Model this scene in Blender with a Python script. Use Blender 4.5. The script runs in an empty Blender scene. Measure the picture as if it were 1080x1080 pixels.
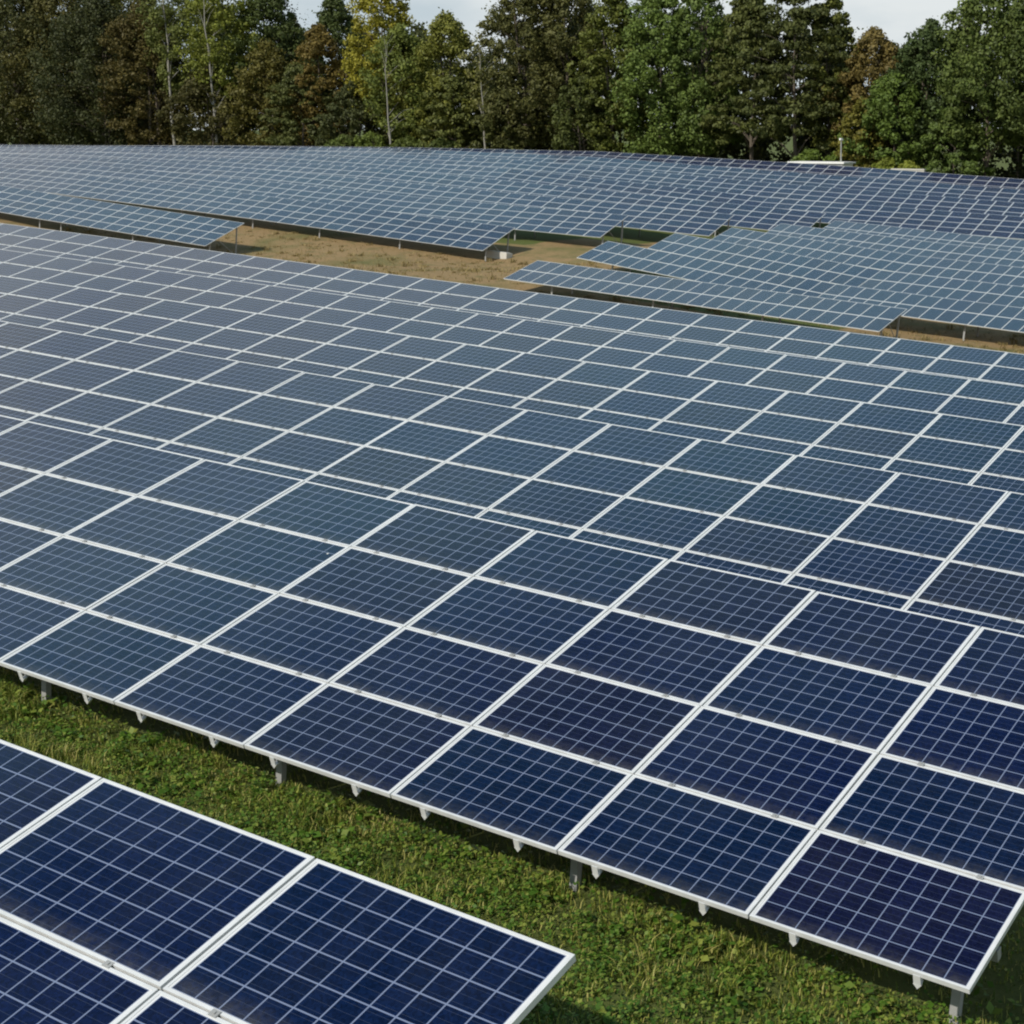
import bpy, math, random
import numpy as np
from mathutils import Matrix, Vector

SC = bpy.context.scene
COL = SC.collection
rng = np.random.default_rng(7)
random.seed(7)

# ---------------------------------------------------------------- site frame
# The solar park stands on gently falling ground: SITE turns park coordinates
# (x along the rows, y across them, z off the ground) into level world space.
SITE = Matrix(((0.99898593, -0.00196431, 0.04498063, 0),
               (-0.00196431, 0.99619502, 0.08712992, 0),
               (-0.04498063, -0.08712992, 0.99518095, 0),
               (0, 0, 0, 1)))
SN = np.array(SITE)[:3, :3]

# ---------------------------------------------------------------- camera
cam_d = bpy.data.cameras.new('camera')
cam = bpy.data.objects.new('camera', cam_d)
COL.objects.link(cam)
CR = Vector((0.86325204, 0.49796645, 0.08261553))
CD = Vector((0.16422259, -0.12229813, -0.9788126))
CF = Vector((-0.47731211, 0.85852931, -0.18735145))
cam.matrix_world = SITE @ Matrix(((CR.x, -CD.x, -CF.x, 3.20353),
                                  (CR.y, -CD.y, -CF.y, -8.79417),
                                  (CR.z, -CD.z, -CF.z, 4.77527),
                                  (0, 0, 0, 1)))
cam_d.sensor_width = 36
cam_d.lens = 1639.757 / 1080 * 36
cam_d.shift_x = -(822.663 - 540) / 1080
cam_d.clip_start = 0.1
cam_d.clip_end = 6000
SC.camera = cam

# ---------------------------------------------------------------- light
sun_dir = (SITE.to_3x3() @ Vector((-0.55, -2.52, 1.95))).normalized()   # towards the sun
SUN_EL = math.asin(sun_dir.z)
SUN_AZ = math.atan2(sun_dir.x, sun_dir.y)
sd = bpy.data.lights.new('sun', 'SUN')
sd.energy = 4.4
sd.angle = math.radians(0.6)
sd.color = (1.0, 0.94, 0.84)
sun = bpy.data.objects.new('sun', sd)
COL.objects.link(sun)
sun.rotation_euler = sun_dir.to_track_quat('Z', 'Y').to_euler()

world = bpy.data.worlds.new('World')
SC.world = world
world.use_nodes = True
nt = world.node_tree
nt.nodes.clear()
wo = nt.nodes.new('ShaderNodeOutputWorld')
bg = nt.nodes.new('ShaderNodeBackground')
bg.inputs['Strength'].default_value = 0.085
sky = nt.nodes.new('ShaderNodeTexSky')
sky.sky_type = 'NISHITA'
sky.sun_disc = False
sky.sun_elevation = SUN_EL
sky.sun_rotation = SUN_AZ
sky.air_density = 1.0
sky.dust_density = 1.5
tc = nt.nodes.new('ShaderNodeTexCoord')
mp = nt.nodes.new('ShaderNodeMapping')
mp.inputs['Scale'].default_value = (1.0, 1.0, 3.0)
mp.inputs['Location'].default_value = (0.3, 0.1, 0.2)
cn = nt.nodes.new('ShaderNodeTexNoise')
cn.inputs['Scale'].default_value = 2.2
cn.inputs['Detail'].default_value = 7
cn.inputs['Roughness'].default_value = 0.58
cr = nt.nodes.new('ShaderNodeValToRGB')
cr.color_ramp.elements[0].position = 0.56
cr.color_ramp.elements[1].position = 0.84
mx = nt.nodes.new('ShaderNodeMix')
mx.data_type = 'RGBA'
# cloud colour: white tops, bluish grey undersides
c2 = nt.nodes.new('ShaderNodeTexNoise')
c2.inputs['Scale'].default_value = 6.0
c2.inputs['Detail'].default_value = 6
c2r = nt.nodes.new('ShaderNodeValToRGB')
c2r.color_ramp.elements[0].position = 0.36
c2r.color_ramp.elements[0].color = (6.3, 7.3, 7.9, 1)
c2r.color_ramp.elements[1].position = 0.60
c2r.color_ramp.elements[1].color = (8.9, 9.4, 9.5, 1)
nt.links.new(mp.outputs['Vector'], c2.inputs['Vector'])
nt.links.new(c2.outputs['Fac'], c2r.inputs['Fac'])
# thin high cloud takes on the blue of the sky above it
hb = nt.nodes.new('ShaderNodeMapRange'); hb.interpolation_type = 'SMOOTHSTEP'
hb.inputs[1].default_value = 0.42; hb.inputs[2].default_value = 0.64
hm = nt.nodes.new('ShaderNodeMix'); hm.data_type = 'RGBA'; hm.blend_type = 'MULTIPLY'
hm.inputs['B'].default_value = (0.72, 1.25, 1.40, 1)
nt.links.new(hb.outputs[0], hm.inputs['Factor'])
nt.links.new(c2r.outputs['Color'], hm.inputs['A'])
nt.links.new(hm.outputs['Result'], mx.inputs['B'])
# cloud banks thicken towards the horizon
sz = nt.nodes.new('ShaderNodeSeparateXYZ')
mr = nt.nodes.new('ShaderNodeMapRange')
mr.interpolation_type = 'SMOOTHSTEP'
mr.inputs[1].default_value = 0.80
mr.inputs[2].default_value = 0.46
ad = nt.nodes.new('ShaderNodeMath'); ad.operation = 'MULTIPLY_ADD'; ad.use_clamp = True
ad.inputs[1].default_value = 0.46
tint = nt.nodes.new('ShaderNodeMix'); tint.data_type = 'RGBA'; tint.blend_type = 'MULTIPLY'
tint.inputs['Factor'].default_value = 1.0
tint.inputs['B'].default_value = (0.42, 0.66, 0.95, 1)
nt.links.new(tc.outputs['Generated'], sz.inputs[0])
nt.links.new(sz.outputs['Z'], mr.inputs[0])
nt.links.new(sz.outputs['Z'], hb.inputs[0])
nt.links.new(mr.outputs[0], ad.inputs[0])
nt.links.new(tc.outputs['Generated'], mp.inputs['Vector'])
nt.links.new(mp.outputs['Vector'], cn.inputs['Vector'])
nt.links.new(cn.outputs['Fac'], ad.inputs[2])
nt.links.new(ad.outputs[0], cr.inputs['Fac'])
nt.links.new(cr.outputs['Color'], mx.inputs['Factor'])
nt.links.new(sky.outputs['Color'], tint.inputs['A'])
nt.links.new(tint.outputs['Result'], mx.inputs['A'])
nt.links.new(mx.outputs['Result'], bg.inputs['Color'])
nt.links.new(bg.outputs['Background'], wo.inputs['Surface'])

SC.view_settings.view_transform = 'Standard'
SC.view_settings.look = 'None'
SC.view_settings.gamma = 1
SC.view_settings.use_curve_mapping = False
SC.view_settings.exposure = 0.0
SC.render.engine = 'CYCLES'
SC.cycles.filter_width = 2.1          # the photograph is soft

# ---------------------------------------------------------------- helpers
def link(o, parent=None):
    COL.objects.link(o)
    if parent is not None:
        o.parent = parent
    return o


def tag(o, label=None, cat=None, group=None, kind=None):
    if label: o['label'] = label
    if cat: o['category'] = cat
    if group: o['group'] = group
    if kind: o['kind'] = kind
    return o


class MB:
    """collects polygons of one mesh"""
    def __init__(s):
        s.v = []; s.f = []; s.m = []

    def quad(s, a, b, c, d, mi=0):
        n = len(s.v)
        s.v += [tuple(a), tuple(b), tuple(c), tuple(d)]
        s.f.append((n, n + 1, n + 2, n + 3)); s.m.append(mi)

    def box(s, x0, x1, y0, y1, z0, z1, mi=0, T=None):
        n = len(s.v)
        P = [(x, y, z) for z in (z0, z1) for y in (y0, y1) for x in (x0, x1)]
        if T is not None: P = [tuple(T @ Vector(p)) for p in P]
        s.v += P
        for f in ((0, 2, 3, 1), (4, 5, 7, 6), (0, 1, 5, 4), (2, 6, 7, 3), (0, 4, 6, 2), (1, 3, 7, 5)):
            s.f.append(tuple(n + i for i in f)); s.m.append(mi)

    def tube(s, pts, rad, seg=8, mi=0, cap=True):
        rings = []
        for i, p in enumerate(pts):
            p = Vector(p)
            a = Vector(pts[max(i - 1, 0)]); b = Vector(pts[min(i + 1, len(pts) - 1)])
            d = (b - a).normalized()
            u = d.orthogonal().normalized() if i == 0 else (s._u - d * s._u.dot(d)).normalized()
            s._u = u
            w = d.cross(u)
            n = len(s.v)
            for k in range(seg):
                t = 2 * math.pi * k / seg
                s.v.append(tuple(p + (u * math.cos(t) + w * math.sin(t)) * rad[i]))
            rings.append(n)
        for i in range(len(rings) - 1):
            for k in range(seg):
                s.f.append((rings[i] + k, rings[i] + (k + 1) % seg, rings[i + 1] + (k + 1) % seg, rings[i + 1] + k)); s.m.append(mi)
        if cap:
            s.f.append(tuple(rings[0] + k for k in reversed(range(seg)))); s.m.append(mi)
            s.f.append(tuple(rings[-1] + k for k in range(seg))); s.m.append(mi)

    def mesh(s, name, mats):
        me = bpy.data.meshes.new(name)
        me.from_pydata(s.v, [], s.f)
        for m in mats: me.materials.append(m)
        me.polygons.foreach_set('material_index', s.m)
        me.update()
        return me

    def build(s, name, mats, parent=None):
        if not isinstance(mats, (list, tuple)): mats = [mats]
        return link(bpy.data.objects.new(name, s.mesh(name, mats)), parent)


def np_mesh(name, V, F, mat, smooth=False):
    me = bpy.data.meshes.new(name)
    k = F.shape[1]
    me.vertices.add(len(V)); me.vertices.foreach_set('co', V.astype(np.float32).ravel())
    me.loops.add(F.size); me.loops.foreach_set('vertex_index', F.astype(np.int32).ravel())
    me.polygons.add(len(F)); me.polygons.foreach_set('loop_start', np.arange(0, F.size, k, dtype=np.int32))
    me.polygons.foreach_set('loop_total', np.full(len(F), k, dtype=np.int32))
    if smooth: me.polygons.foreach_set('use_smooth', np.ones(len(F), dtype=bool))
    me.materials.append(mat)
    me.update(calc_edges=True)
    me.validate()
    return me


class NT:
    """small node-tree writer"""
    def __init__(s, name):
        s.mat = bpy.data.materials.new(name); s.mat.use_nodes = True
        s.t = s.mat.node_tree; s.t.nodes.clear()
        s.out = s.t.nodes.new('ShaderNodeOutputMaterial')
        s.p = s.t.nodes.new('ShaderNodeBsdfPrincipled')
        s.t.links.new(s.p.outputs[0], s.out.inputs['Surface'])

    def n(s, typ, **kw):
        nd = s.t.nodes.new('ShaderNode' + typ)
        for k, v in kw.items():
            if k.startswith('i_'):
                key = k[2:]
                key = int(key) if key.isdigit() else key.replace('_', ' ')
                nd.inputs[key].default_value = v
            else: setattr(nd, k, v)
        return nd

    def l(s, a, b): s.t.links.new(a, b)

    def math(s, op, a, b=None, c=None, clamp=False):
        nd = s.t.nodes.new('ShaderNodeMath'); nd.operation = op; nd.use_clamp = clamp
        for i, x in enumerate((a, b, c)):
            if x is None: continue
            if isinstance(x, (int, float)): nd.inputs[i].default_value = x
            else: s.l(x, nd.inputs[i])
        return nd.outputs[0]

    def mix(s, f, a, b, blend='MIX'):
        nd = s.t.nodes.new('ShaderNodeMix'); nd.data_type = 'RGBA'; nd.blend_type = blend
        for key, x in (('Factor', f), ('A', a), ('B', b)):
            if isinstance(x, (int, float, tuple)):
                nd.inputs[key].default_value = x if not isinstance(x, tuple) else (x + (1,) if len(x) == 3 else x)
            else: s.l(x, nd.inputs[key])
        return nd.outputs['Result']

    def set(s, **kw):
        for k, v in kw.items():
            key = k.replace('_', ' ')
            if isinstance(v, (int, float)): s.p.inputs[key].default_value = v
            elif isinstance(v, tuple): s.p.inputs[key].default_value = v + (1,) if len(v) == 3 else v
            else: s.l(v, s.p.inputs[key])
        return s.mat


# ---------------------------------------------------------------- materials
def mat_metal(name, base, rough=0.42, metallic=0.35):
    w = NT(name)
    g = w.n('NewGeometry')
    no = w.n('TexNoise', i_Scale=9.0, i_Detail=5.0)
    w.l(g.outputs['Position'], no.inputs['Vector'])
    c = w.mix(no.outputs['Fac'], tuple(x * 0.78 for x in base), tuple(min(1, x * 1.12) for x in base))
    return w.set(Base_Color=c, Roughness=rough, Metallic=metallic)


M_frame = mat_metal('anodised_frame', (0.70, 0.70, 0.69), 0.42, 0.2)
M_galv = mat_metal('galvanised_steel', (0.34, 0.34, 0.33), 0.5, 0.2)
M_white = mat_metal('white_sheet', (0.78, 0.77, 0.74), 0.6, 0.0)
M_conc = mat_metal('concrete', (0.50, 0.48, 0.43), 0.9, 0.0)
M_back = mat_metal('backsheet', (0.10, 0.10, 0.11), 0.6, 0.0)


def mat_glass():
    """polycrystalline module: 10 x 6 cells, white backsheet between them, under glass"""
    w = NT('solar_module_glass')
    t = w.n('TexCoord')
    sx = w.n('SeparateXYZ'); w.l(t.outputs['Object'], sx.inputs[0])
    X, Y = sx.outputs['X'], sx.outputs['Y']
    P = 0.159
    def cell(c, n):
        u = w.math('ADD', w.math('DIVIDE', c, P), n / 2)             # 0..n across the cells
        fr = w.math('FRACT', u)
        d = w.math('SUBTRACT', 0.5, w.math('ABSOLUTE', w.math('SUBTRACT', fr, 0.5)))   # distance to the nearest line, in cells
        line = w.math('LESS_THAN', d, 0.027)
        out = w.math('MAXIMUM', w.math('LESS_THAN', u, 0.0), w.math('GREATER_THAN', u, float(n)))
        return u, line, out
    ux, lx, ox = cell(X, 10)
    uy, ly, oy = cell(Y, 6)
    border = w.math('MAXIMUM', ox, oy)
    grid = w.math('MAXIMUM', lx, ly)
    # three thin busbars along the module in every cell
    fb = w.math('FRACT', w.math('ADD', w.math('MULTIPLY', uy, 3.0), 0.0))
    bus = w.math('LESS_THAN', w.math('ABSOLUTE', w.math('SUBTRACT', fb, 0.5)), 0.022)
    oi = w.n('ObjectInfo')
    # grain of the crystals and a slightly different blue in every cell and module
    cx = w.n('CombineXYZ'); w.l(w.math('FLOOR', ux), cx.inputs[0]); w.l(w.math('FLOOR', uy), cx.inputs[1])
    w.l(w.math('MULTIPLY', oi.outputs['Random'], 97.0), cx.inputs[2])
    wn = w.n('TexWhiteNoise', noise_dimensions='3D'); w.l(cx.outputs[0], wn.inputs['Vector'])
    vo = w.n('TexVoronoi', i_Scale=70.0); 
    off = w.n('VectorMath', operation='ADD'); w.l(t.outputs['Object'], off.inputs[0]); w.l(cx.outputs[0], off.inputs[1])
    w.l(off.outputs[0], vo.inputs['Vector'])
    sv = w.n('SeparateColor'); w.l(vo.outputs['Color'], sv.inputs[0])
    blue = w.mix(wn.outputs['Value'], (0.0022, 0.0052, 0.026), (0.0042, 0.0100, 0.048))
    rr = w.n('ValToRGB')
    e = rr.color_ramp.elements
    e[0].position = 0.0; e[0].color = (0.0060, 0.0052, 0.015, 1)
    e[1].position = 1.0; e[1].color = (0.002, 0.010, 0.028, 1)
    e2 = rr.color_ramp.elements.new(0.35); e2.color = (0.002, 0.0055, 0.029, 1)
    w.l(oi.outputs['Random'], rr.inputs['Fac'])
    base = w.mix(0.65, blue, rr.outputs['Color'])
    grain = w.math('ADD', w.math('MULTIPLY', sv.outputs[0], 0.7), 0.65)
    vm = w.n('VectorMath', operation='SCALE'); w.l(base, vm.inputs[0]); w.l(grain, vm.inputs['Scale'])
    c = w.mix(w.math('MULTIPLY', bus, 0.30), vm.outputs[0], (0.08, 0.10, 0.15))
    c = w.mix(grid, c, (0.16, 0.195, 0.29))
    c = w.mix(border, c, (0.60, 0.60, 0.60))
    # thin dust film, more of it along the low edge of every module
    g = w.n('NewGeometry')
    dn = w.n('TexNoise', i_Scale=1.3, i_Detail=6.0, i_Roughness=0.65); w.l(g.outputs['Position'], dn.inputs['Vector'])
    dust = w.math('MULTIPLY', w.math('SUBTRACT', dn.outputs['Fac'], 0.42), 0.045, clamp=True)
    c = w.mix(dust, c, (0.38, 0.36, 0.32))
    # grime washed down to the low edge of the module, and a few droppings
    ed = w.n('MapRange', i_1=-0.36, i_2=-0.485); w.l(Y, ed.inputs[0])
    dn2 = w.n('TexNoise', i_Scale=14.0, i_Detail=5.0, i_Roughness=0.7); w.l(g.outputs['Position'], dn2.inputs['Vector'])
    gr = w.math('MULTIPLY', w.math('MULTIPLY', ed.outputs[0], w.math('SUBTRACT', dn2.outputs['Fac'], 0.30)), 0.42, clamp=True)
    c = w.mix(gr, c, (0.30, 0.28, 0.23))
    vd = w.n('TexVoronoi', i_Scale=1.1); w.l(g.outputs['Position'], vd.inputs['Vector'])
    sd_ = w.n('SeparateColor'); w.l(vd.outputs['Color'], sd_.inputs[0])
    spot = w.math('MULTIPLY', w.math('LESS_THAN', w.math('ADD', vd.outputs['Distance'], w.math('MULTIPLY', dn2.outputs['Fac'], 0.02)), 0.024), w.math('LESS_THAN', sd_.outputs[1], 0.5))
    c = w.mix(w.math('MULTIPLY', spot, 0.8), c, (0.62, 0.61, 0.56))
    ro = w.math('ADD', w.math('MULTIPLY', dn.outputs['Fac'], 0.10), 0.07)
    return w.set(Base_Color=c, Roughness=ro, IOR=1.31, Specular_IOR_Level=0.5, Sheen_Weight=0.11, Sheen_Roughness=0.28, Sheen_Tint=(0.12, 0.75, 0.95))


M_glass = mat_glass()


def mat_ground():
    w = NT('ground_soil_and_turf')
    g = w.n('NewGeometry')
    sx = w.n('SeparateXYZ'); w.l(g.outputs['Position'], sx.inputs[0])
    n1 = w.n('TexNoise', i_Scale=0.35, i_Detail=6.0, i_Roughness=0.6); w.l(g.outputs['Position'], n1.inputs['Vector'])
    n2 = w.n('TexNoise', i_Scale=6.0, i_Detail=8.0, i_Roughness=0.7); w.l(g.outputs['Position'], n2.inputs['Vector'])
    n3 = w.n('TexNoise', i_Scale=0.12, i_Detail=4.0); w.l(g.outputs['Position'], n3.inputs['Vector'])
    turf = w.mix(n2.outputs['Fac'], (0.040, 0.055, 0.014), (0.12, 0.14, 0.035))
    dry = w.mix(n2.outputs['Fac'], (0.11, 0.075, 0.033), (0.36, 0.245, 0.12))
    n4 = w.n('TexNoise', i_Scale=0.8, i_Detail=5.0, i_Roughness=0.65); w.l(g.outputs['Position'], n4.inputs['Vector'])
    rk = w.n('MapRange', i_1=0.52, i_2=0.64); w.l(n4.outputs['Fac'], rk.inputs[0])
    dry2 = w.mix(w.math('MULTIPLY', rk.outputs[0], 0.6), dry, (0.10, 0.10, 0.036))
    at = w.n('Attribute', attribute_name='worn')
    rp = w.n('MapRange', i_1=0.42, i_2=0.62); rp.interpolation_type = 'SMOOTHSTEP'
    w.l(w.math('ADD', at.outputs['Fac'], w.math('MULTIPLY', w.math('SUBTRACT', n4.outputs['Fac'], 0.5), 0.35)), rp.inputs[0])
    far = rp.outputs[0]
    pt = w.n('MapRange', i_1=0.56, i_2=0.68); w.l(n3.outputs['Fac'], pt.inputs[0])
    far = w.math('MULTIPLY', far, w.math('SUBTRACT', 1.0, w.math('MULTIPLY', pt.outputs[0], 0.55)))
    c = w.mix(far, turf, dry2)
    b = w.n('Bump', i_Strength=0.7, i_Distance=0.06); w.l(n2.outputs['Fac'], b.inputs['Height'])
    return w.set(Base_Color=c, Roughness=0.95, Specular_IOR_Level=0.2, Normal=b.outputs[0])


def mat_leaf(name, colours, trans=0.25, rough=0.6, scale=0.5):
    w = NT(name)
    g = w.n('NewGeometry')
    oi = w.n('ObjectInfo')
    no = w.n('TexNoise', i_Scale=scale, i_Detail=3.0); w.l(g.outputs['Position'], no.inputs['Vector'])
    rr = w.n('ValToRGB')
    e = rr.color_ramp.elements
    e[0].color = colours[0] + (1,); e[0].position = 0.1
    e[1].color = colours[-1] + (1,); e[1].position = 0.9
    for i, c in enumerate(colours[1:-1]):
        x = e.new(0.1 + 0.8 * (i + 1) / (len(colours) - 1)); x.color = c + (1,)
    f = w.math('ADD', w.math('MULTIPLY', g.outputs['Random Per Island'], 0.6), w.math('MULTIPLY', no.outputs['Fac'], 0.45))
    w.l(f, rr.inputs['Fac'])
    c = rr.outputs['Color']
    if name == 'tree_leaves':
        c = w.mix(1.0, oi.outputs['Color'], c, 'MULTIPLY')
    m = w.set(Base_Color=c, Roughness=rough, Specular_IOR_Level=0.25)
    tr = w.n('BsdfTranslucent'); w.l(c, tr.inputs['Color'])
    ms = w.n('MixShader'); ms.inputs[0].default_value = trans
    w.l(w.p.outputs[0], ms.inputs[1]); w.l(tr.outputs[0], ms.inputs[2]); w.l(ms.outputs[0], w.out.inputs['Surface'])
    return m


M_ground = mat_ground()
M_grass = mat_leaf('grass_blades', [(0.034, 0.066, 0.008), (0.090, 0.140, 0.016), (0.26, 0.28, 0.045), (0.50, 0.42, 0.16)], 0.3, 0.55, 1.1)
M_clover = mat_leaf('clover_leaves', [(0.026, 0.075, 0.009), (0.080, 0.160, 0.016), (0.27, 0.30, 0.060)], 0.3, 0.5, 1.4)
M_leaf = mat_leaf('tree_leaves', [(1.0, 1.0, 0.75), (1.5, 1.45, 1.05), (2.2, 2.05, 1.4)], 0.3, 0.6, 0.35)


def mat_bark(name, a, b):
    w = NT(name)
    g = w.n('NewGeometry')
    no = w.n('TexNoise', i_Scale=3.0, i_Detail=6.0); w.l(g.outputs['Position'], no.inputs['Vector'])
    return w.set(Base_Color=w.mix(no.outputs['Fac'], a, b), Roughness=0.9)


M_bark = mat_bark('brown_bark', (0.05, 0.04, 0.03), (0.15, 0.12, 0.09))
M_birch = mat_bark('birch_bark', (0.14, 0.13, 0.11), (0.36, 0.34, 0.30))

# ---------------------------------------------------------------- terrain
# heights of the tables' low edge in park coordinates, surveyed row by row
CTRL = [(-56.8, 64.6, -.44), (-43.7, 64.6, -.58), (-32.5, 64.6, -.78), (-20, 64.6, -.8),
        (-58.1, 72, 1.0), (-53.9, 72, .63), (-46, 72, .05), (-35.5, 72, -.47), (-27.4, 72, -.51), (-20, 72, -.5),
        (-57.8, 79.4, 1.78), (-40, 79.4, .55), (-28, 79.4, .45), (-57.8, 86.8, 2.41), (-40, 86.8, 1.5), (-28, 86.8, 1.4),
        (-57.9, 94.2, 2.96), (-40, 94.2, 2.4), (-28, 94.2, 2.3), (-57.1, 101.6, 3.54), (-42, 101.6, 3.25), (-28, 101.6, 3.2),
        (-121.9, 72, .05), (-113.8, 72, -.45), (-107.2, 72, -.78), (-96.5, 72, -1.3), (-85, 70, -1.1),
        (-103.7, 82.6, .98), (-95.8, 82.6, .78), (-85.4, 82.6, .53), (-75.9, 82.6, .21), (-68, 81, .25),
        (-80.5, 90, 1.78), (-76, 90, 1.93), (-70.8, 90, 1.9), (-73.9, 97.4, 2.49), (-69.8, 97.4, 2.42), (-65.5, 97.4, 2.53),
        (-68, 104.8, 3.27), (-62, 104.8, 3.19), (-61.8, 112.2, 3.91), (-55.6, 112.2, 4.15), (-43.6, 112.2, 4.39), (-28, 112.2, 4.4),
        (-215.3, 134.4, 3.45), (-183.8, 134.4, 5.04), (-156.2, 134.4, 6.44), (-124.3, 134.4, 7.82), (-103.5, 134.4, 8.36),
        (-78.8, 134.4, 8.48), (-62.4, 134.4, 8.46), (-54.3, 134.4, 8.48), (-35, 134.4, 8.4),
        (-244, 154, 4.2), (-189, 154, 6.0), (-151, 154, 7.6), (-119, 154, 9.0), (-92, 154, 9.3), (-68, 154, 9.5), (-40, 154, 9.5),
        (-60, 46, -.4), (-40, 46, -.35), (-80, 50, -.3), (-20, 48, -.4), (-72, 58, -.6), (-45, 56, -.7), (-95, 58, -.8), (-68, 70, .1), (-66, 75, .5), (-20, 56, -.7)]
for yy in (-14.3, -7.15, 0, 7.15, 14.3, 21.45):
    for xx in (12, 4, -4, -14, -24, -36, -48):
        CTRL.append((xx, yy, 0.0))
for xx, zz in ((4, .14), (-8, .16), (-20, .20), (-32, .25), (-44, .30), (-58, .38), (-70, .4)):
    CTRL.append((xx, 28.6, zz))
    CTRL.append((xx, 33.0, zz - .02))
CW = np.array(CTRL) @ SN.T
ring = [(r * math.cos(a), r * math.sin(a) + 60, z) for r, z in ((420, 1.0), (900, 2.0), (2600, 2.0)) for a in np.linspace(0, 2 * math.pi, 12, endpoint=False)]
CW = np.vstack([CW, np.array(ring)])


def _kern(d): return d


_n = len(CW)
_A = np.zeros((_n + 3, _n + 3))
_d = np.linalg.norm(CW[:, None, :2] - CW[None, :, :2], axis=2)
_A[:_n, :_n] = _kern(_d) - np.eye(_n) * 0.02
_A[:_n, _n] = 1; _A[:_n, _n + 1:] = CW[:, :2]; _A[_n, :_n] = 1; _A[_n + 1:, :_n] = CW[:, :2].T
_W = np.linalg.solve(_A, np.concatenate([CW[:, 2], np.zeros(3)]))


def surf(x, y):
    """world height of the low-edge surface over world x, y"""
    x = np.atleast_1d(np.asarray(x, float)); y = np.atleast_1d(np.asarray(y, float))
    out = np.empty(len(x))
    for i in range(0, len(x), 20000):
        xs, ys = x[i:i + 20000], y[i:i + 20000]
        D = np.sqrt((xs[:, None] - CW[None, :, 0]) ** 2 + (ys[:, None] - CW[None, :, 1]) ** 2)
        out[i:i + 20000] = _kern(D) @ _W[:_n] + _W[_n] + _W[_n + 1] * xs + _W[_n + 2] * ys
    return out


CLEAR = 0.58


def bumps(x, y):
    return (0.025 * np.sin(x * 1.9 + 0.7 * y) * np.sin(y * 1.3 - 0.4 * x) + 0.012 * np.sin(x * 5.1 + y * 2.2) * np.sin(y * 4.7 - x))


def clear_at(y): return CLEAR + .32 * np.clip((np.asarray(y, float) - 40) / 18, 0, 1)


def ground(x, y): return surf(x, y) - clear_at(y) + bumps(np.asarray(x, float), np.asarray(y, float))


def park_z(X, Y):
    """park-frame height of the low-edge surface at park X, Y"""
    Z = 0.0
    for _ in range(6):
        p = SN @ np.array([X, Y, Z])
        Z += (surf(p[0], p[1])[0] - p[2])
    return Z


gx = np.unique(np.concatenate([np.linspace(-2600, -320, 18), np.arange(-320, -130, 4.0), np.arange(-130, -20, 1.25), np.arange(-20, 8, 0.35), np.arange(8, 80, 4.0), np.linspace(80, 2600, 18)]))
gy = np.unique(np.concatenate([np.linspace(-2600, -40, 18), np.arange(-40, -6, 2.0), np.arange(-6, 4, 0.35), np.arange(4, 36, 1.5), np.arange(36, 62, 1.5), np.arange(62, 112, 0.8), np.arange(112, 170, 2.5), np.arange(170, 400, 12.0), np.linspace(400, 2700, 16)]))
GX, GY = np.meshgrid(gx, gy, indexing='xy')
V = np.stack([GX.ravel(), GY.ravel(), ground(GX.ravel(), GY.ravel())], 1)
nx, ny = len(gx), len(gy)
ii, jj = np.meshgrid(np.arange(nx - 1), np.arange(ny - 1))
a = (jj * nx + ii).ravel()
F = np.stack([a, a + 1, a + nx + 1, a + nx], 1)
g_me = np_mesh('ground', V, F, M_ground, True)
# bare worn soil on the access track and between the blocks; turf where tables stand
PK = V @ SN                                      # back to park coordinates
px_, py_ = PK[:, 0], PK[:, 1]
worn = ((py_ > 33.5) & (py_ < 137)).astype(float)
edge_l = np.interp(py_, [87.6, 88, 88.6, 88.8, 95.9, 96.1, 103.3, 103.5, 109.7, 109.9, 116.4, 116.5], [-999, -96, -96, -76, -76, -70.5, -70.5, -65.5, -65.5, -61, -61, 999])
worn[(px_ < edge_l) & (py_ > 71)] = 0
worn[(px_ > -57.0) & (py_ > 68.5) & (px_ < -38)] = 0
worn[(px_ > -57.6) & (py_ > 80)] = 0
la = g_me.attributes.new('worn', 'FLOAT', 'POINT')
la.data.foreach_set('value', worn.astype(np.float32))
tag(link(bpy.data.objects.new('ground', g_me)), kind='structure')

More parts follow.
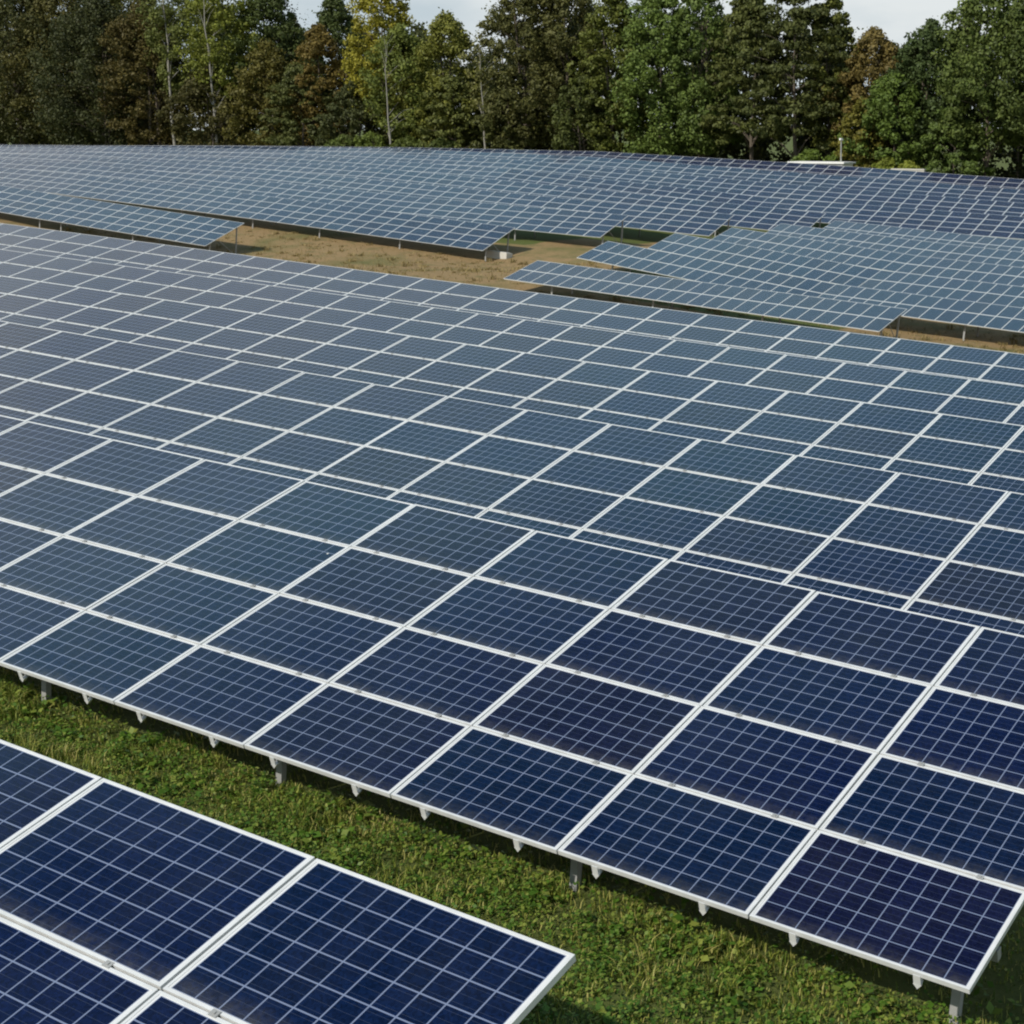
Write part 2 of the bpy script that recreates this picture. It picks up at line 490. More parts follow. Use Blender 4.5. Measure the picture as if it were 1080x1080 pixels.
# ---------------------------------------------------------------- grass on the near ground
def blades(name, n, x0, x1, y0, y1, hmin, hmax, wid, mat, clump, shade=True, sig=.045):
    X = rng.uniform(x0, x1, n); Y = rng.uniform(y0, y1, n)
    # tufted: pull part of the blades towards tuft centres
    k = n // clump
    tx = rng.uniform(x0, x1, k); ty = rng.uniform(y0, y1, k)
    th = rng.uniform(0.35, 1.5, k) * (.75 + .45 * np.sin(tx * 2.3 + ty) * np.sin(ty * 2.9 - tx * .7))
    idx = rng.integers(0, k, n)
    pull = rng.random(n) < 0.75
    X = np.where(pull, tx[idx] + rng.normal(0, sig, n), X); Y = np.where(pull, ty[idx] + rng.normal(0, sig, n), Y)
    hh = rng.uniform(hmin, hmax, n) * np.where(pull, th[idx], .7)
    P = (np.stack([X, Y, np.zeros(n)], 1)) @ SN.T
    P[:, 2] = ground(P[:, 0], P[:, 1]) - 0.008
    if shade: P[:, 2] -= np.where((Y > .6) & (rng.random(n) < .8), .5, 0)      # little grows in the shade of the table
    az = rng.uniform(0, 2 * np.pi, n); lean = rng.uniform(.1, .9, n)
    d = np.stack([np.cos(az), np.sin(az), np.zeros(n)], 1)
    s = np.stack([-np.sin(az), np.cos(az), np.zeros(n)], 1)
    w = rng.uniform(.6, 1.3, n)[:, None] * wid
    up = np.array([0, 0, 1.0])
    h = hh[:, None]; ln = lean[:, None]
    v0 = P - s * w; v1 = P + s * w
    mid = P + up * h * .62 + d * h * ln * .35
    tip = P + up * h * (1 - .25 * ln) + d * h * ln
    V = np.stack([v0, v1, mid + s * w * .8, mid - s * w * .8, tip + s * w * .15, tip - s * w * .15], 1).reshape(-1, 3)
    b = np.arange(n)[:, None] * 6
    F = np.concatenate([b + np.array([[0, 1, 2, 3]]), b + np.array([[3, 2, 4, 5]])], 1).reshape(-1, 4)
    return tag(link(bpy.data.objects.new(name, np_mesh(name, V, F, mat))), kind='stuff')


g1 = blades('grass', 300000, -18.5, 2.5, -4.4, 2.4, .04, .13, .0050, M_grass, 30)
tag(g1, 'rough green grass growing between the solar tables', 'grass')


M_straw = mat_leaf('dry_grass', [(0.10, 0.085, 0.03), (0.24, 0.18, 0.07), (0.38, 0.29, 0.13)], 0.2, 0.7, 0.4)
g4 = blades('dry_tufts', 60000, -112, -22, 36, 84, .10, .30, .022, M_straw, 40, False, .16)
tag(g4, 'dry straw coloured tufts on the bare brown ground', 'dry grass')


def leaflets(name, n, x0, x1, y0, y1, mat, big=1.0, per=60):
    k = n // per
    tx = rng.uniform(x0, x1, k); ty = rng.uniform(y0, y1, k); sp = rng.uniform(.04, .15, k)
    idx = rng.integers(0, k, n)
    X = tx[idx] + rng.normal(0, 1, n) * sp[idx]; Y = ty[idx] + rng.normal(0, 1, n) * sp[idx]
    P = np.stack([X, Y, np.zeros(n)], 1) @ SN.T
    hs = rng.uniform(.5, 1.25, k)
    P[:, 2] = ground(P[:, 0], P[:, 1]) + rng.uniform(.02, .11, n) * hs[idx]
    P[:, 2] -= np.where((Y > .6) & (rng.random(n) < .85), .5, 0)
    nrm = np.stack([rng.normal(0, .45, n), rng.normal(0, .45, n), np.ones(n)], 1); nrm /= np.linalg.norm(nrm, axis=1)[:, None]
    u = np.cross(nrm, np.stack([np.cos(az := rng.uniform(0, 6.28, n)), np.sin(az), np.zeros(n)], 1)); u /= np.linalg.norm(u, axis=1)[:, None]
    v = np.cross(nrm, u)
    r = rng.uniform(.009, .024, n)[:, None] * big
    V = np.stack([P - u * r, P - v * r * .7, P + u * r, P + v * r * .7], 1).reshape(-1, 3)
    F = np.arange(4 * n).reshape(-1, 4)
    return tag(link(bpy.data.objects.new(name, np_mesh(name, V, F, mat))), kind='stuff')


g2 = leaflets('clover', 200000, -19, 3, -4.6, 2.6, M_clover)
tag(g2, 'patches of clover and broad leaved weeds in the grass strip', 'clover')

g3 = leaflets('weeds', 14000, -18.5, 2.5, -4.4, 2.4, M_clover, 2.2, 22)
tag(g3, 'broad leaved weeds standing in clumps in the grass strip', 'weeds')

# ---------------------------------------------------------------- solar modules
PW, PH = 1.67, 1.01          # module pitch along and across
FW, FH = 1.656, 0.996


def module_meshes():
    hx, hy, lip, dep, up = FW / 2, FH / 2, .017, .036, .0025
    def frame(mb, mi, sw):
        o = [(-hx, -hy), (hx, -hy), (hx, hy), (-hx, hy)]
        i = [(-hx + lip, -hy + lip), (hx - lip, -hy + lip), (hx - lip, hy - lip), (-hx + lip, hy - lip)]
        for k in range(4):
            a, b, c, d = o[k], o[(k + 1) % 4], i[(k + 1) % 4], i[k]
            f3 = (lambda p, z: (-p[1], p[0], z)) if sw else (lambda p, z: (p[0], p[1], z))
            mb.quad(f3(a, up), f3(b, up), f3(c, up), f3(d, up), mi)
            mb.quad(f3(a, -dep), f3(b, -dep), f3(b, up), f3(a, up), mi)
            mb.quad(f3(d, up), f3(c, up), f3(c, -.004), f3(d, -.004), mi)
    def pane(mb, mi, mj, sw):
        x, y = hx - .002, hy - .002
        P = [(-x, -y), (x, -y), (x, y), (-x, y)]
        if sw: P = [(-q, p) for p, q in P]
        mb.quad(*[(p[0], p[1], 0) for p in P], mi)
        mb.quad(*[(p[0], p[1], -.008) for p in reversed(P)], mj)
    a = MB(); pane(a, 0, 1, False); glass = a.mesh('solar_panel', [M_glass, M_back])
    b = MB(); frame(b, 0, False); fr = b.mesh('frame', [M_frame])
    c = MB(); pane(c, 0, 1, False); frame(c, 2, False); full = c.mesh('solar_panel', [M_glass, M_back, M_frame])
    return glass, fr, full


ME_glass, ME_frame, ME_full = module_meshes()


def mesh_box(name, x, y, z, mat):
    m = MB(); m.box(-x / 2, x / 2, -y / 2, y / 2, 0, z); return m.mesh(name, [mat])


def post_mesh(h, w=.07):
    """open C section driven into the soil, top plate"""
    m = MB()
    m.box(-w / 2, w / 2, -.003, .003, -.35, h)
    m.box(-w / 2, -w / 2 + .006, .0035, .055, -.35, h)
    m.box(w / 2 - .006, w / 2, .0035, .055, -.35, h)
    m.box(-w * .75, w * .75, -.02, .075, h + .0005, h + .008)
    return m.mesh('post', [M_galv])


_cache = {}


def cached(key, fn):
    if key not in _cache: _cache[key] = fn()
    return _cache[key]


def rafter_mesh(L):
    m = MB()
    m.box(-.022, .022, -.0195 + .14, L + .012, -.100, -.040)
    m.box(-.012, .012, .015, .1200, -.080, -.045)
    m.box(-.026, .026, -.026, -.0205, -.075, .003)           # end clamp folded up over the low edge
    n = len(m.v)                                             # pointed bracket tip hanging below it
    m.v += [(-.030, -.0265, -.0755), (.030, -.0265, -.0755), (0, -.030, -.112), (-.022, .030, -.0755), (.022, .030, -.0755), (0, .010, -.112)]
    for f in ((0, 2, 1), (3, 4, 5), (0, 3, 5, 2), (1, 2, 5, 4), (0, 1, 4, 3)):
        m.f.append(tuple(n + i for i in f)); m.m.append(0)
    for k in range(1, int(round(L / PH))):                     # module clamps in the gaps between the rows
        m.box(-.025, .025, k * PH - .019, k * PH + .019, .0030, .0085, 1)
        m.box(-.007, .007, k * PH - .007, k * PH + .007, .0090, .0140, 1)
    return m.mesh('rafter', [M_frame, M_galv])


def make_table(P0, P1, ncol, nrow, tilt, label, group, near=False, portrait=False, clear=CLEAR, cat='solar table',
               post_step=2.0, post_off=.1, post_w=.07, footing=False, gapx=0.0):
    """P0, P1: park coordinates of the low edge's left and right ends"""
    P0, P1 = Vector(P0), Vector(P1)
    ax = (P1 - P0).normalized()
    ay = Vector((-ax.y, ax.x, 0)).normalized()
    az = ax.cross(ay).normalized()
    R = Matrix((ax, ay, az)).transposed().to_4x4()
    root = bpy.data.objects.new('solar_table', None)
    COL.objects.link(root)
    root.empty_display_size = .5
    root.matrix_world = SITE @ (Matrix.Translation(P0 - az * clear) @ R)
    tag(root, label, cat, group)
    pw, ph = (PH, PW) if portrait else (PW, PH)
    t = tilt; ct, st = math.cos(t), math.sin(t)
    L = nrow * ph
    for c in range(ncol):
        for r in range(nrow):
            v = (r + .5) * ph
            jit = (random.gauss(0, .0022), random.gauss(0, .0022))
            dz = random.uniform(-.002, .002)
            ro = root
            o = bpy.data.objects.new('solar_panel', ME_glass if near else ME_full)
            link(o, root)
            o.location = ((c + .5) * pw, v * ct - dz * st, clear + v * st + dz * ct)
            m = Matrix.Rotation(t + jit[0], 4, 'X') @ Matrix.Rotation(jit[1], 4, 'Y')
            if portrait: m = m @ Matrix.Rotation(math.pi / 2, 4, 'Z')
            o.rotation_euler = m.to_euler()
            if near:
                link(bpy.data.objects.new('frame', ME_frame), o)
    W = ncol * pw
    # purlins on the posts, under the rafters (or straight under portrait modules)
    zt = -.1005 if near else -.038
    vs = (.52, L - .75)
    for v in vs:
        def pm(W=W):
            m = MB(); m.box(.02, W - .02, -.03, .03, 0, .09); m.box(.02, W - .02, -.03, .02, -.006, -.0005); return m.mesh('purlin', [M_galv])
        o = link(bpy.data.objects.new('purlin', cached(('pu', round(W, 2)), pm)), root)
        zz = zt - .0905
        o.location = (0, v * ct - zz * st, clear + v * st + zz * ct)
        o.rotation_euler = (t, 0, 0)
    if near:
        for c in range(ncol):
            for fr in (.22, .78):
                o = link(bpy.data.objects.new('rafter', cached(('ra', L), lambda: rafter_mesh(L))), root)
                o.location = ((c + fr) * pw, 0, clear)
                o.rotation_euler = (t, 0, 0)
    n = max(2, int(round((W - 2 * post_off) / (post_step * pw))) + 1)
    for i in range(n):
        x = W - post_off - i * post_step * pw
        if x < .02: break
        for v in vs:
            zz = zt - .105
            h = clear + v * st + zz * ct
            o = link(bpy.data.objects.new('post', cached(('po', round(h, 2), post_w), lambda: post_mesh(h, post_w))), root)
            o.location = (x, v * ct - zz * st, 0)
            if footing and v == vs[1] and i == 0:
                m = MB(); m.box(-1.0, .9, -.35, .35, -.9, .40); m.box(-.9, .8, -.28, .28, .4005, .45)
                f = m.build('footing', M_conc, root); f.location = (x + .1, v * ct - zz * st - .9, .42)
        if near or i % 2 == 0:
            # brace from the foot of the rear post up to the front half of the table
            y1 = vs[1] * ct; y0 = (vs[0] + .9) * ct
            def bm():
                m = MB(); m.tube([(0, y1 - .02, .25), (0, y0, clear + (vs[0] + .9) * st - .16)], [.022, .022], 6); return m.mesh('brace', [M_galv])
            o = link(bpy.data.objects.new('brace', cached(('br', round(L, 2), round(clear, 2), round(t, 3)), bm)), root)
            o.location = (x + .05, 0, 0)
    return root


T0 = math.radians(19.5)
PITCH = 7.15
NG = 'solar tables of the near block'
make_table((-.70 - 5 * PW, -PITCH, 0), (-.70, -PITCH, 0), 5, 4, T0,
           'nearest solar table, cut off by the bottom left corner, cells largest', NG, near=True, post_off=.5)
make_table((-11 * PW, 0, 0), (0, 0, 0), 11, 4, T0,
           'solar table whose whole low edge runs above the strip of grass, right corner bottom right', NG, near=True, post_off=.30, post_step=1.96)
make_table((.766 - 18 * PW, PITCH, 0), (.766, PITCH, 0), 18, 4, T0,
           'solar table directly behind the one that stands over the grass strip', NG, near=True)
make_table((-1.776 - 23 * PW, 2 * PITCH, 0), (-1.776, 2 * PITCH, 0), 23, 4, T0,
           'third solar table back from the grass strip, middle one of the near block', NG, near=True)
xr = .78 - 3 * PW
make_table((xr - 14 * PW, 3 * PITCH, 0), (xr, 3 * PITCH, 0), 14, 4, T0,
           'right half of the fourth row back from the grass strip', NG, near=True)
make_table((xr - 28 * PW, 3 * PITCH, 0), (xr - 14 * PW, 3 * PITCH, 0), 14, 4, T0,
           'left half of the fourth row back from the grass strip, looking greyish', NG, near=True)
xr = .50 - 5 * PW
zs = [park_z(x, 4 * PITCH) for x in (xr, xr - 16 * PW, xr - 33 * PW)]
make_table((xr - 16 * PW, 4 * PITCH, zs[1]), (xr, 4 * PITCH, zs[0]), 16, 4, T0,
           'right half of the last near row, with brown ground beyond its high edge', NG, near=True)
make_table((xr - 33 * PW, 4 * PITCH, zs[2]), (xr - 16 * PW, 4 * PITCH, zs[1]), 17, 4, T0,
           'left half of the last near row, reaching the left edge of the photo', NG, near=True)

ORD = ['first', 'second', 'third', 'fourth', 'fifth', 'sixth', 'seventh', 'eighth', 'ninth', 'tenth', 'eleventh', 'twelfth']


def far_row(Y, xr, xl, phrase, group, per, portrait, tilt, from_right=True, last='', **kw):
    """a row of tables from park x = xr leftwards to about xl, following the ground"""
    pw = PH if portrait else PW
    n = int(math.ceil((xr - xl) / pw))
    k = max(1, int(round(n / per)))
    cuts = [int(round(n * i / k)) for i in range(k + 1)]
    for i in range(k):
        a, b = cuts[i], cuts[i + 1]
        X1, X0 = xr - a * pw, xr - b * pw
        num = i if from_right else k - 1 - i
        side = 'right' if from_right else 'left'
        if k == 1: lab = kw.get('one', phrase)
        elif num == 0: lab = 'solar table at the %s end of %s' % (side, phrase)
        elif num == k - 1: lab = 'solar table at the %s end of %s' % ('left' if from_right else 'right', phrase)
        else: lab = '%s solar table from the %s end of %s' % (ORD[num], side, phrase)
        make_table((X0, Y, park_z(X0, Y)), (X1 - .0, Y, park_z(X1, Y)), b - a, 2 if portrait else 4, tilt, lab, group,
                   portrait=portrait, clear=.90, post_step=(7.2 if portrait else 5.2), post_w=.10, post_off=.15,
                   footing=kw.get('footing', False) and i == 0)


FL = math.radians(27)
GL = 'solar tables of the far left block'
far_row(72, -92.6, -131, 'the lowest far left row', GL, 14, False, FL)
far_row(82.6, -74.9, -150, 'the row with the concrete-footed post', GL, 15, False, FL, footing=True)
far_row(90, -69.6, -161, 'the third far left row', GL, 15, False, FL)
far_row(97.4, -64.4, -171, 'the fourth far left row', GL, 16, False, FL)
far_row(104.8, -60.0, -182, 'the fifth far left row', GL, 16, False, FL)
GH = 'solar tables in long rows on the slope below the trees'
for k, ph in enumerate(('the lowest through row', 'the second lowest through row',
                        'the second highest row below the trees', 'the topmost row below the trees')):
    Y = 112.2 + 7.4 * k
    far_row(Y, -40 - 2.5 * k, -191 - 11 * k, ph, GH, 18, False, FL, from_right=False)
GR = 'solar tables with upright modules right of the brown track'
FR = math.radians(20)
far_row(64.6, -32.6, -57.2, 'solar table of upright modules nearest the near block, brown ground at both ends', GR, 30, True, FR)
for k, (ph, xl) in enumerate((('the row with the deep black shadow', -58.1), ('the first row behind the black-shadowed row', -57.8),
                              ('the second row behind the black-shadowed row', -57.8), ('the third row behind the black-shadowed row', -57.9),
                              ('the highest row of upright modules', -57.1))):
    Y = 72 + 7.4 * k
    far_row(Y, xl + PH * (34 - 2 * k), xl, ph, GR, 17, True, FR, from_right=False)

# ---------------------------------------------------------------- trees
def park_to_world_ground(X, Y):
    p = SN @ np.array([X, Y, park_z(X, Y)])
    return Vector((p[0], p[1], float(ground(p[0], p[1])[0])))


def leaf_cloud(centres, rads, per, size, flat=1.0, r=None):
    """leaf-sized quads spread through clumps; leaves face outwards from their clump"""
    r = r or rng
    C = np.repeat(centres, per, axis=0); Rr = np.repeat(rads, per)
    n = len(C)
    d = r.normal(0, 1, (n, 3)); d /= np.linalg.norm(d, axis=1)[:, None]
    rad = Rr * r.uniform(.25, 1.0, n) ** .55
    off = d * rad[:, None]; off[:, 2] *= flat
    P = C + off
    nrm = d + r.normal(0, .55, (n, 3)); nrm[:, 2] += .25; nrm /= np.linalg.norm(nrm, axis=1)[:, None]
    t = r.normal(0, 1, (n, 3)); u = np.cross(nrm, t); u /= np.linalg.norm(u, axis=1)[:, None]; v = np.cross(nrm, u)
    s = (r.uniform(.55, 1.3, n) * size)[:, None]
    V = np.stack([P - u * s, P - v * s * .6, P + u * s, P + v * s * .6], 1).reshape(-1, 3)
    return V


def crown_points(h, w, cb, style, r, n):
    """clump centres and radii inside the crown outline, weighted to its outside"""
    z0 = h * cb
    out = []; rad = []
    lob = r.uniform(0, 2 * np.pi, 4)
    while len(out) < n:
        t = r.random()
        if style == 'conifer': prof = (1 - t ** 2.1) ** .75 * (.6 + .4 * min(1, t * 6)) + .10
        elif style == 'bare': prof = .35 + .65 * math.sin(math.pi * t)
        else: prof = (math.sin(math.pi * min(1, t ** .85 * .93 + .09)) ** .55)
        a = r.uniform(0, 2 * np.pi)
        prof *= 1 + .18 * math.sin(2 * a + lob[0] + 3 * t) + .14 * math.sin(3 * a + lob[1] - 7 * t) + .10 * math.sin(9 * t + lob[2])
        q = r.random() ** .38
        rr = prof * w / 2 * q
        if q < .45 and r.random() < .6: continue
        if style == 'conifer': t = min(.97, round(t * 12) / 12 + r.normal(0, .03))
        out.append((rr * math.cos(a), rr * math.sin(a), z0 + t * (h - z0) * .97 - (.9 * q if style == 'conifer' else 0)))
        rad.append(r.uniform(.5, 1.15) * w * .105)
    return np.array(out), np.array(rad)


TR = random.Random(3)


def make_tree(X, Y, h, w, style, col, cb, label, name='tree', group='trees of the treeline behind the panels', cat='tree'):
    r = np.random.default_rng(int(abs(X) * 13 + Y * 7))
    root = bpy.data.objects.new(name, None)
    COL.objects.link(root)
    root.location = park_to_world_ground(X, Y)
    pale = style in ('birch', 'bare')
    if not pale: root.rotation_euler.z = r.uniform(0, 6.28)
    tag(root, label, cat, group)
    w *= 1.28
    h *= 1.06 if h > 20 else 1.0
    n = int(80 + w * h * .62)
    if style == 'bare': n = int(n * .35)
    C, Rr = crown_points(h, w, cb, style, r, n)
    per = {'bare': 16, 'birch': 58}.get(style, 88)
    V = leaf_cloud(C, Rr, per, .225, .45 if style == 'conifer' else .8, r)
    # loose outer twigs
    C2, R2 = crown_points(h * 1.0, w * 1.05, cb * .9, style, r, n)
    V = np.vstack([V, leaf_cloud(C2, R2 * 1.3, 7 if style != 'bare' else 3, .17, .9, r)])
    F = np.arange(len(V)).reshape(-1, 4)
    o = link(bpy.data.objects.new('crown', np_mesh('crown', V, F, M_leaf)), root)
    k = 1.0
    g_ = (col[0] + col[1]) / 2
    col = (col[0] * .50 + g_ * .42, col[1] * .60 + g_ * .42, col[2] * .9)
    o.color = (col[0] * k, col[1] * k, col[2] * k, 1)
    m = MB()
    r0 = h * .011 + .04
    if style in ('birch', 'bare'): r0 *= .62
    stems = 1 if style != 'round' else int(r.integers(1, 3))
    for s in range(stems):
        bx, by = (r.normal(0, .35, 2) if stems > 1 else (0, 0))
        if pale: bx, by = w * .13, -w * .40
        tx, ty = r.normal(0, w * (.02 if pale else .06), 2)
        pts = [(bx, by, -.4)]; rd = [r0 * 1.35]
        for q in range(1, 9):
            f = q / 8
            pts.append((bx + tx * f + r.normal(0, .08), by + ty * f + r.normal(0, .08), h * .9 * f)); rd.append(r0 * (1 - f * .88))
        m.tube(pts, rd, 8)
        idx = r.choice(len(C), size=min(16, len(C)), replace=False)
        for i in idx:
            c = C[i]; f = max(.12, min(.95, (c[2] / h - .12) / .9))
            q = f * 8; a = int(q); b = min(a + 1, 8); e = q - a
            p0 = Vector(pts[a]).lerp(Vector(pts[b]), e)
            p1 = Vector(c); mid = p0.lerp(p1, .5) + Vector((0, 0, .12 * (p1 - p0).length))
            rr = r0 * (1 - f * .85) * .45
            m.tube([p0, mid, p1], [rr, rr * .6, rr * .2], 5, cap=False)
    m.build('trunk', M_birch if style in ('birch', 'bare') else M_bark, root)
    return root


TREES=[
 (-243.7,152,28.0,16.6,'round',(0.05, 0.052, 0.022),0.12,None),
 (-227.9,151,26.2,15.5,'round',(0.052, 0.05, 0.024),0.12,'tall dark olive tree at the far left edge of the treeline, pale thin trunk'),
 (-221.3,155,27.4,13.5,'round',(0.075, 0.058, 0.026),0.12,'tall dull brown-green tree behind the dark trees at the far left'),
 (-206.0,150,22.4,14.2,'round',(0.036, 0.04, 0.02),0.08,'broad very dark olive tree, darkest mass in the left of the treeline'),
 (-197.8,151,21.7,9.9,'round',(0.075, 0.046, 0.022),0.1,'dark red-brown autumn tree right of the darkest tree on the left'),
 (-209.3,158,28.4,10.0,'round',(0.09, 0.082, 0.03),0.3,'high yellowish crown showing over the red-brown tree on the left'),
 (-191.1,153,27.9,9.2,'birch',(0.085, 0.095, 0.035),0.35,'loose olive birch with a white stem showing between two left crowns'),
 (-181.1,152,26.1,8.9,'birch',(0.115, 0.125, 0.03),0.3,'yellow-green birch with a pale straight trunk, left of the first sky gap'),
 (-182.3,149,13.3,9.2,'round',(0.06, 0.046, 0.022),0.06,'low brown-green tree under the two pale-stemmed birches'),
 (-177.3,156,24.6,9.3,'round',(0.048, 0.068, 0.026),0.2,'tall deep green tree whose right side borders the first sky gap'),
 (-171.1,150,16.7,8.7,'round',(0.085, 0.062, 0.022),0.1,'lower tree with orange-brown top below the tall deep green tree'),
 (-164.1,149,14.3,7.6,'conifer',(0.062, 0.068, 0.028),0.06,'small layered green tree standing under the first sky gap'),
 (-162.9,152,18.9,7.4,'round',(0.12, 0.062, 0.028),0.15,'rust-red autumn tree just right of the first sky gap'),
 (-165.7,158,22.5,7.3,'round',(0.045, 0.065, 0.026),0.3,'rounded dark green crown rising behind the rust-red tree'),
 (-151.9,152,23.7,8.1,'round',(0.2, 0.15, 0.03),0.25,'bright yellow autumn tree, tallest crown between the two left sky gaps'),
 (-153.8,149,11.4,7.2,'round',(0.045, 0.05, 0.024),0.05,'low dark green tree beneath the yellow autumn tree'),
 (-146.2,150,18.1,8.8,'birch',(0.095, 0.115, 0.036),0.22,'light green tree with a pale bare trunk below the yellow crown'),
 (-140.1,152,19.5,9.3,'round',(0.11, 0.105, 0.03),0.12,'olive-yellow tree with golden top under the second sky gap'),
 (-136.8,149,12.6,6.3,'conifer',(0.085, 0.09, 0.035),0.05,'small tree with light layered branches in front of the olive-yellow tree'),
 (-131.2,150,16.9,6.0,'bare',(0.13, 0.11, 0.06),0.45,'almost bare birch with one long white trunk at the second sky gap'),
 (-127.1,152,23.6,9.0,'round',(0.072, 0.064, 0.03),0.14,'tall brown-olive tree right of the nearly bare birch'),
 (-128.5,150,12.7,6.2,'round',(0.06, 0.06, 0.026),0.06,'low olive tree right beside the long white trunk'),
 (-121.7,154,22.9,8.9,'round',(0.07, 0.062, 0.028),0.16,'tall brownish tree between the brown-olive tree and the bright green one'),
 (-116.1,149,11.4,6.5,'round',(0.05, 0.06, 0.022),0.06,'short dark green tree at the foot of the tall brownish tree'),
 (-112.7,151,20.9,7.6,'round',(0.075, 0.085, 0.024),0.12,'narrow yellow-green layered tree left of the bright green tree'),
 (-106.2,151,21.7,9.2,'round',(0.07, 0.115, 0.034),0.12,'bright fresh-green tree in the middle, leaves hanging almost to the panels'),
 (-100.9,152,21.9,8.4,'round',(0.065, 0.105, 0.034),0.14,'second fresh-green tree, right neighbour of the brightest green one'),
 (-93.7,151,20.9,8.2,'conifer',(0.065, 0.072, 0.028),0.26,'layered olive-green tree right of the fresh-green pair'),
 (-87.3,151,21.9,9.5,'conifer',(0.055, 0.062, 0.026),0.28,'big dark layered tree left of the right-hand sky gap'),
 (-84.3,154,20.3,5.4,'round',(0.085, 0.088, 0.028),0.2,'small-topped olive tree where the right-hand sky gap begins'),
 (-78.4,153,17.3,7.2,'round',(0.125, 0.068, 0.036),0.25,'rust-brown tree under the right-hand sky gap'),
 (-74.0,149,12.5,6.8,'round',(0.06, 0.105, 0.028),0.2,'small vivid green tree in front of the rust-brown tree'),
 (-77.2,148,9.6,4.2,'round',(0.11, 0.085, 0.025),0.12,'small yellow-brown tree left of the vivid green one'),
 (-70.9,152,18.3,7.7,'round',(0.036, 0.062, 0.026),0.28,'dark blue-green tree right of the right-hand sky gap'),
 (-66.8,149,10.0,5.7,'conifer',(0.06, 0.1, 0.032),0.2,'small light green tree below the dark blue-green one'),
 (-63.5,151,20.9,9.8,'round',(0.062, 0.09, 0.03),0.25,'large mid-green tree at the right edge with several thin pale trunks'),
 (-57.0,152,22.3,10.1,'round',(0.055, 0.08, 0.03),0.25,None),
]

for t in TREES:
    X, Y, h, w, st, col, cb, lab = t
    if lab is None:
        lab = 'tall tree standing just outside the left edge' if X < -200 else 'tall tree standing just outside the right edge'
    make_tree(X, Y, h, w, st, col, cb, lab)

# the wood behind the first trees, one mass
r = np.random.default_rng(99)
Vs = []; tm = MB()
for i in range(95):
    X = -262 + 225 * (i + r.random()) / 95; Y = r.uniform(159, 176)
    h = 0; w = r.uniform(7, 10)
    b = park_to_world_ground(X, Y)
    h = float(np.interp(X, [-268.8, -188.4, -185.9, -183.8, -181.2, -179, -161.4, -158.6, -150.6, -144.8, -142.8, -93, -90.3, -84.7, -81.5, -79.1, -73.8, -72.3, -63.5],
                        [27.5, 24, 21, 17, 17, 21, 21, 18, 17, 16.5, 22, 21.5, 18, 16, 16, 17, 19, 21, 21])) * r.uniform(.86, 1.0)
    C, Rr = crown_points(h, w, .03, 'round', r, 95)
    Vs.append(leaf_cloud(C, Rr * 1.3, 34, .30, .8, r) + np.array(b))
    tm.tube([b - Vector((0, 0, .5)), b + Vector((r.normal(0, .3), r.normal(0, .3), h * .9))], [.2, .05], 6)
Vs = np.vstack(Vs)
wd = link(bpy.data.objects.new('woodland', np_mesh('woodland', Vs, np.arange(len(Vs)).reshape(-1, 4), M_leaf)))
wd.color = (.040, .046, .020, 1)
tag(wd, 'dense dark wood filling the space behind the first line of trees', 'woodland', kind='stuff')
tw = tm.build('woodland_trunks', M_bark)
tag(tw, 'trunks standing in the dark wood behind the first trees', 'woodland', kind='stuff')

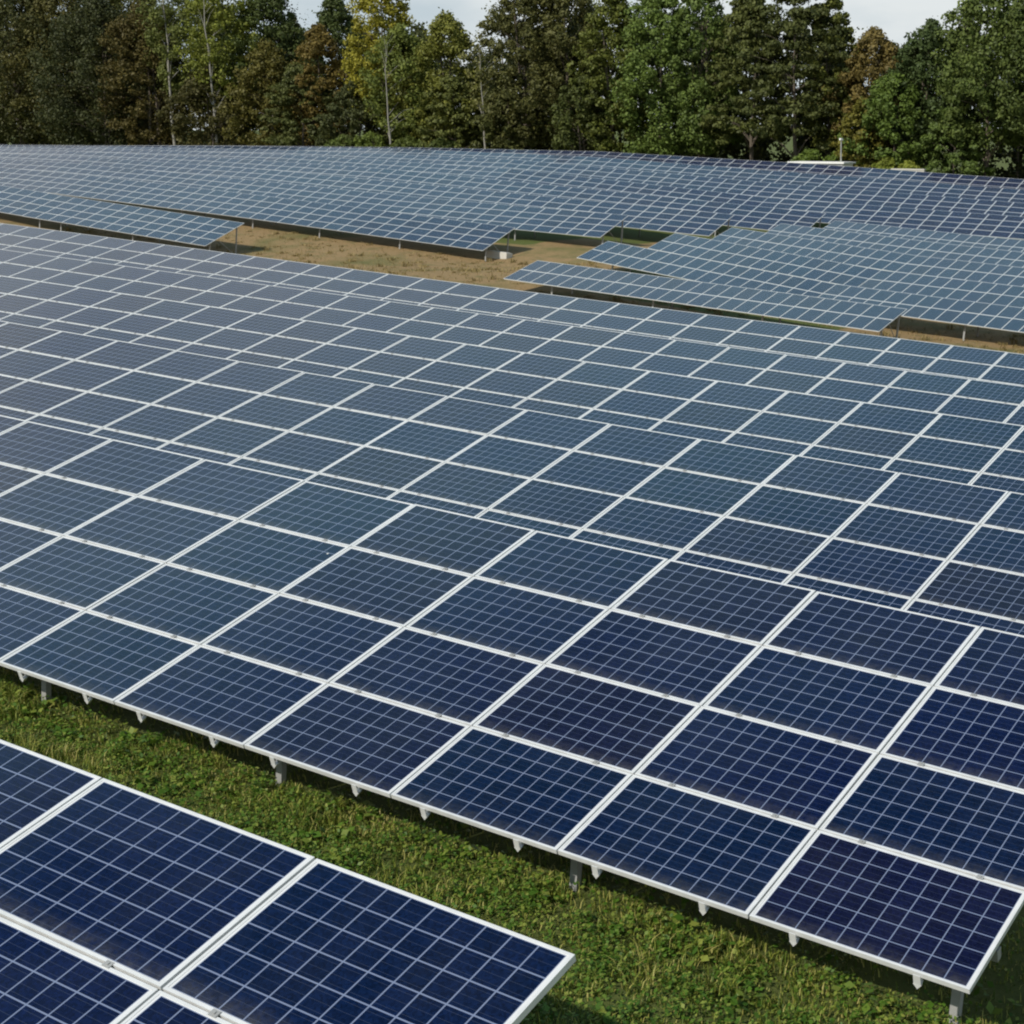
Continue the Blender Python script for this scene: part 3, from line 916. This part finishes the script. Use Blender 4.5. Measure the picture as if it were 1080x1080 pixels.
# low shrubs along the foot of the trees
SHR = [(-152.5, 145, 2.6, 4.0, (.060, .085, .026), 'low green shrub at the tree foot, left of the pale trunk'),
       (-147.5, 145, 2.9, 4.4, (.075, .105, .030), 'brighter green shrub below the yellow autumn tree'),
       (-142.0, 146, 2.4, 4.4, (.060, .080, .024), 'green shrub right of the pale trunk under the light green tree'),
       (-136.5, 146, 2.2, 4.2, (.050, .070, .024), 'dull green shrub left of the long white trunk'),
       (-82.6, 146, 2.6, 3.4, (.070, .115, .030), 'green shrub left of the low white hut'),
       (-79.0, 147, 3.0, 3.4, (.075, .125, .030), 'green shrub behind the low white hut'),
       (-73.2, 146, 2.2, 2.6, (.115, .135, .030), 'yellow-green shrub right of the low white hut'),
       (-71.0, 147, 1.9, 2.8, (.140, .150, .034), 'small yellowish shrub behind the low pale wall')]
for X, Y, h, w, col, lab in SHR:
    s = make_tree(X, Y, h + 1.3, w, 'round', col, .02, lab, 'shrub', 'shrubs at the foot of the trees', 'shrub')

# ---------------------------------------------------------------- small things beyond the field
def site_root(name, X, Y, rz, label, cat):
    o = bpy.data.objects.new(name, None); COL.objects.link(o)
    o.location = park_to_world_ground(X, Y); o.rotation_euler.z = rz
    return tag(o, label, cat)


h = site_root('hut', -79.0, 142.0, 0.0, 'long low white hut with flat roof behind the top row of panels', 'hut')
m = MB(); m.box(-3.2, 3.2, -1.2, 1.2, -.3, 2.5); m.build('wall', M_white, h)
m = MB(); m.box(-3.45, 3.45, -1.4, 1.4, 2.5005, 2.68); m.build('roof', M_white, h)
M_dark = mat_metal('dark_glazing', (.03, .035, .04), .2, 0)
for x in (-2.0, .2, 1.9):
    m = MB(); m.box(-.5, .5, -.02, .0, 0, .6); w_ = m.build('window', M_dark, h); w_.location = (x, -1.2025, 1.0)
m = MB(); m.box(-.45, .45, -.03, 0, 0, 1.85); d_ = m.build('door', M_galv, h); d_.location = (-.9, -1.2025, 0)
b = link(bpy.data.objects.new('low_wall', (lambda q: (q.box(-1.9, 1.9, -.15, .15, -.3, 2.35), q.box(-1.95, 1.95, -.2, .2, 2.3505, 2.5), q.mesh('low_wall', [M_conc]))[-1])(MB())))
b.location = park_to_world_ground(-68.9, 142.5)
tag(b, 'low pale wall behind the panels, right of the white hut', 'wall')
p = site_root('camera_mast', -76.2, 141.2, 0.0, 'slim grey mast with a small box on top beside the white hut', 'mast')
m = MB(); m.tube([(0, 0, -.3), (0, 0, 2.2), (0, 0, 5.0)], [.09, .085, .07], 10); m.build('pole', M_galv, p)
m = MB(); m.box(-.14, .14, -.12, .22, 5.0, 5.24); m.box(-.10, .10, -.26, -.1605, 5.06, 5.26); m.build('camera_head', M_white, p)
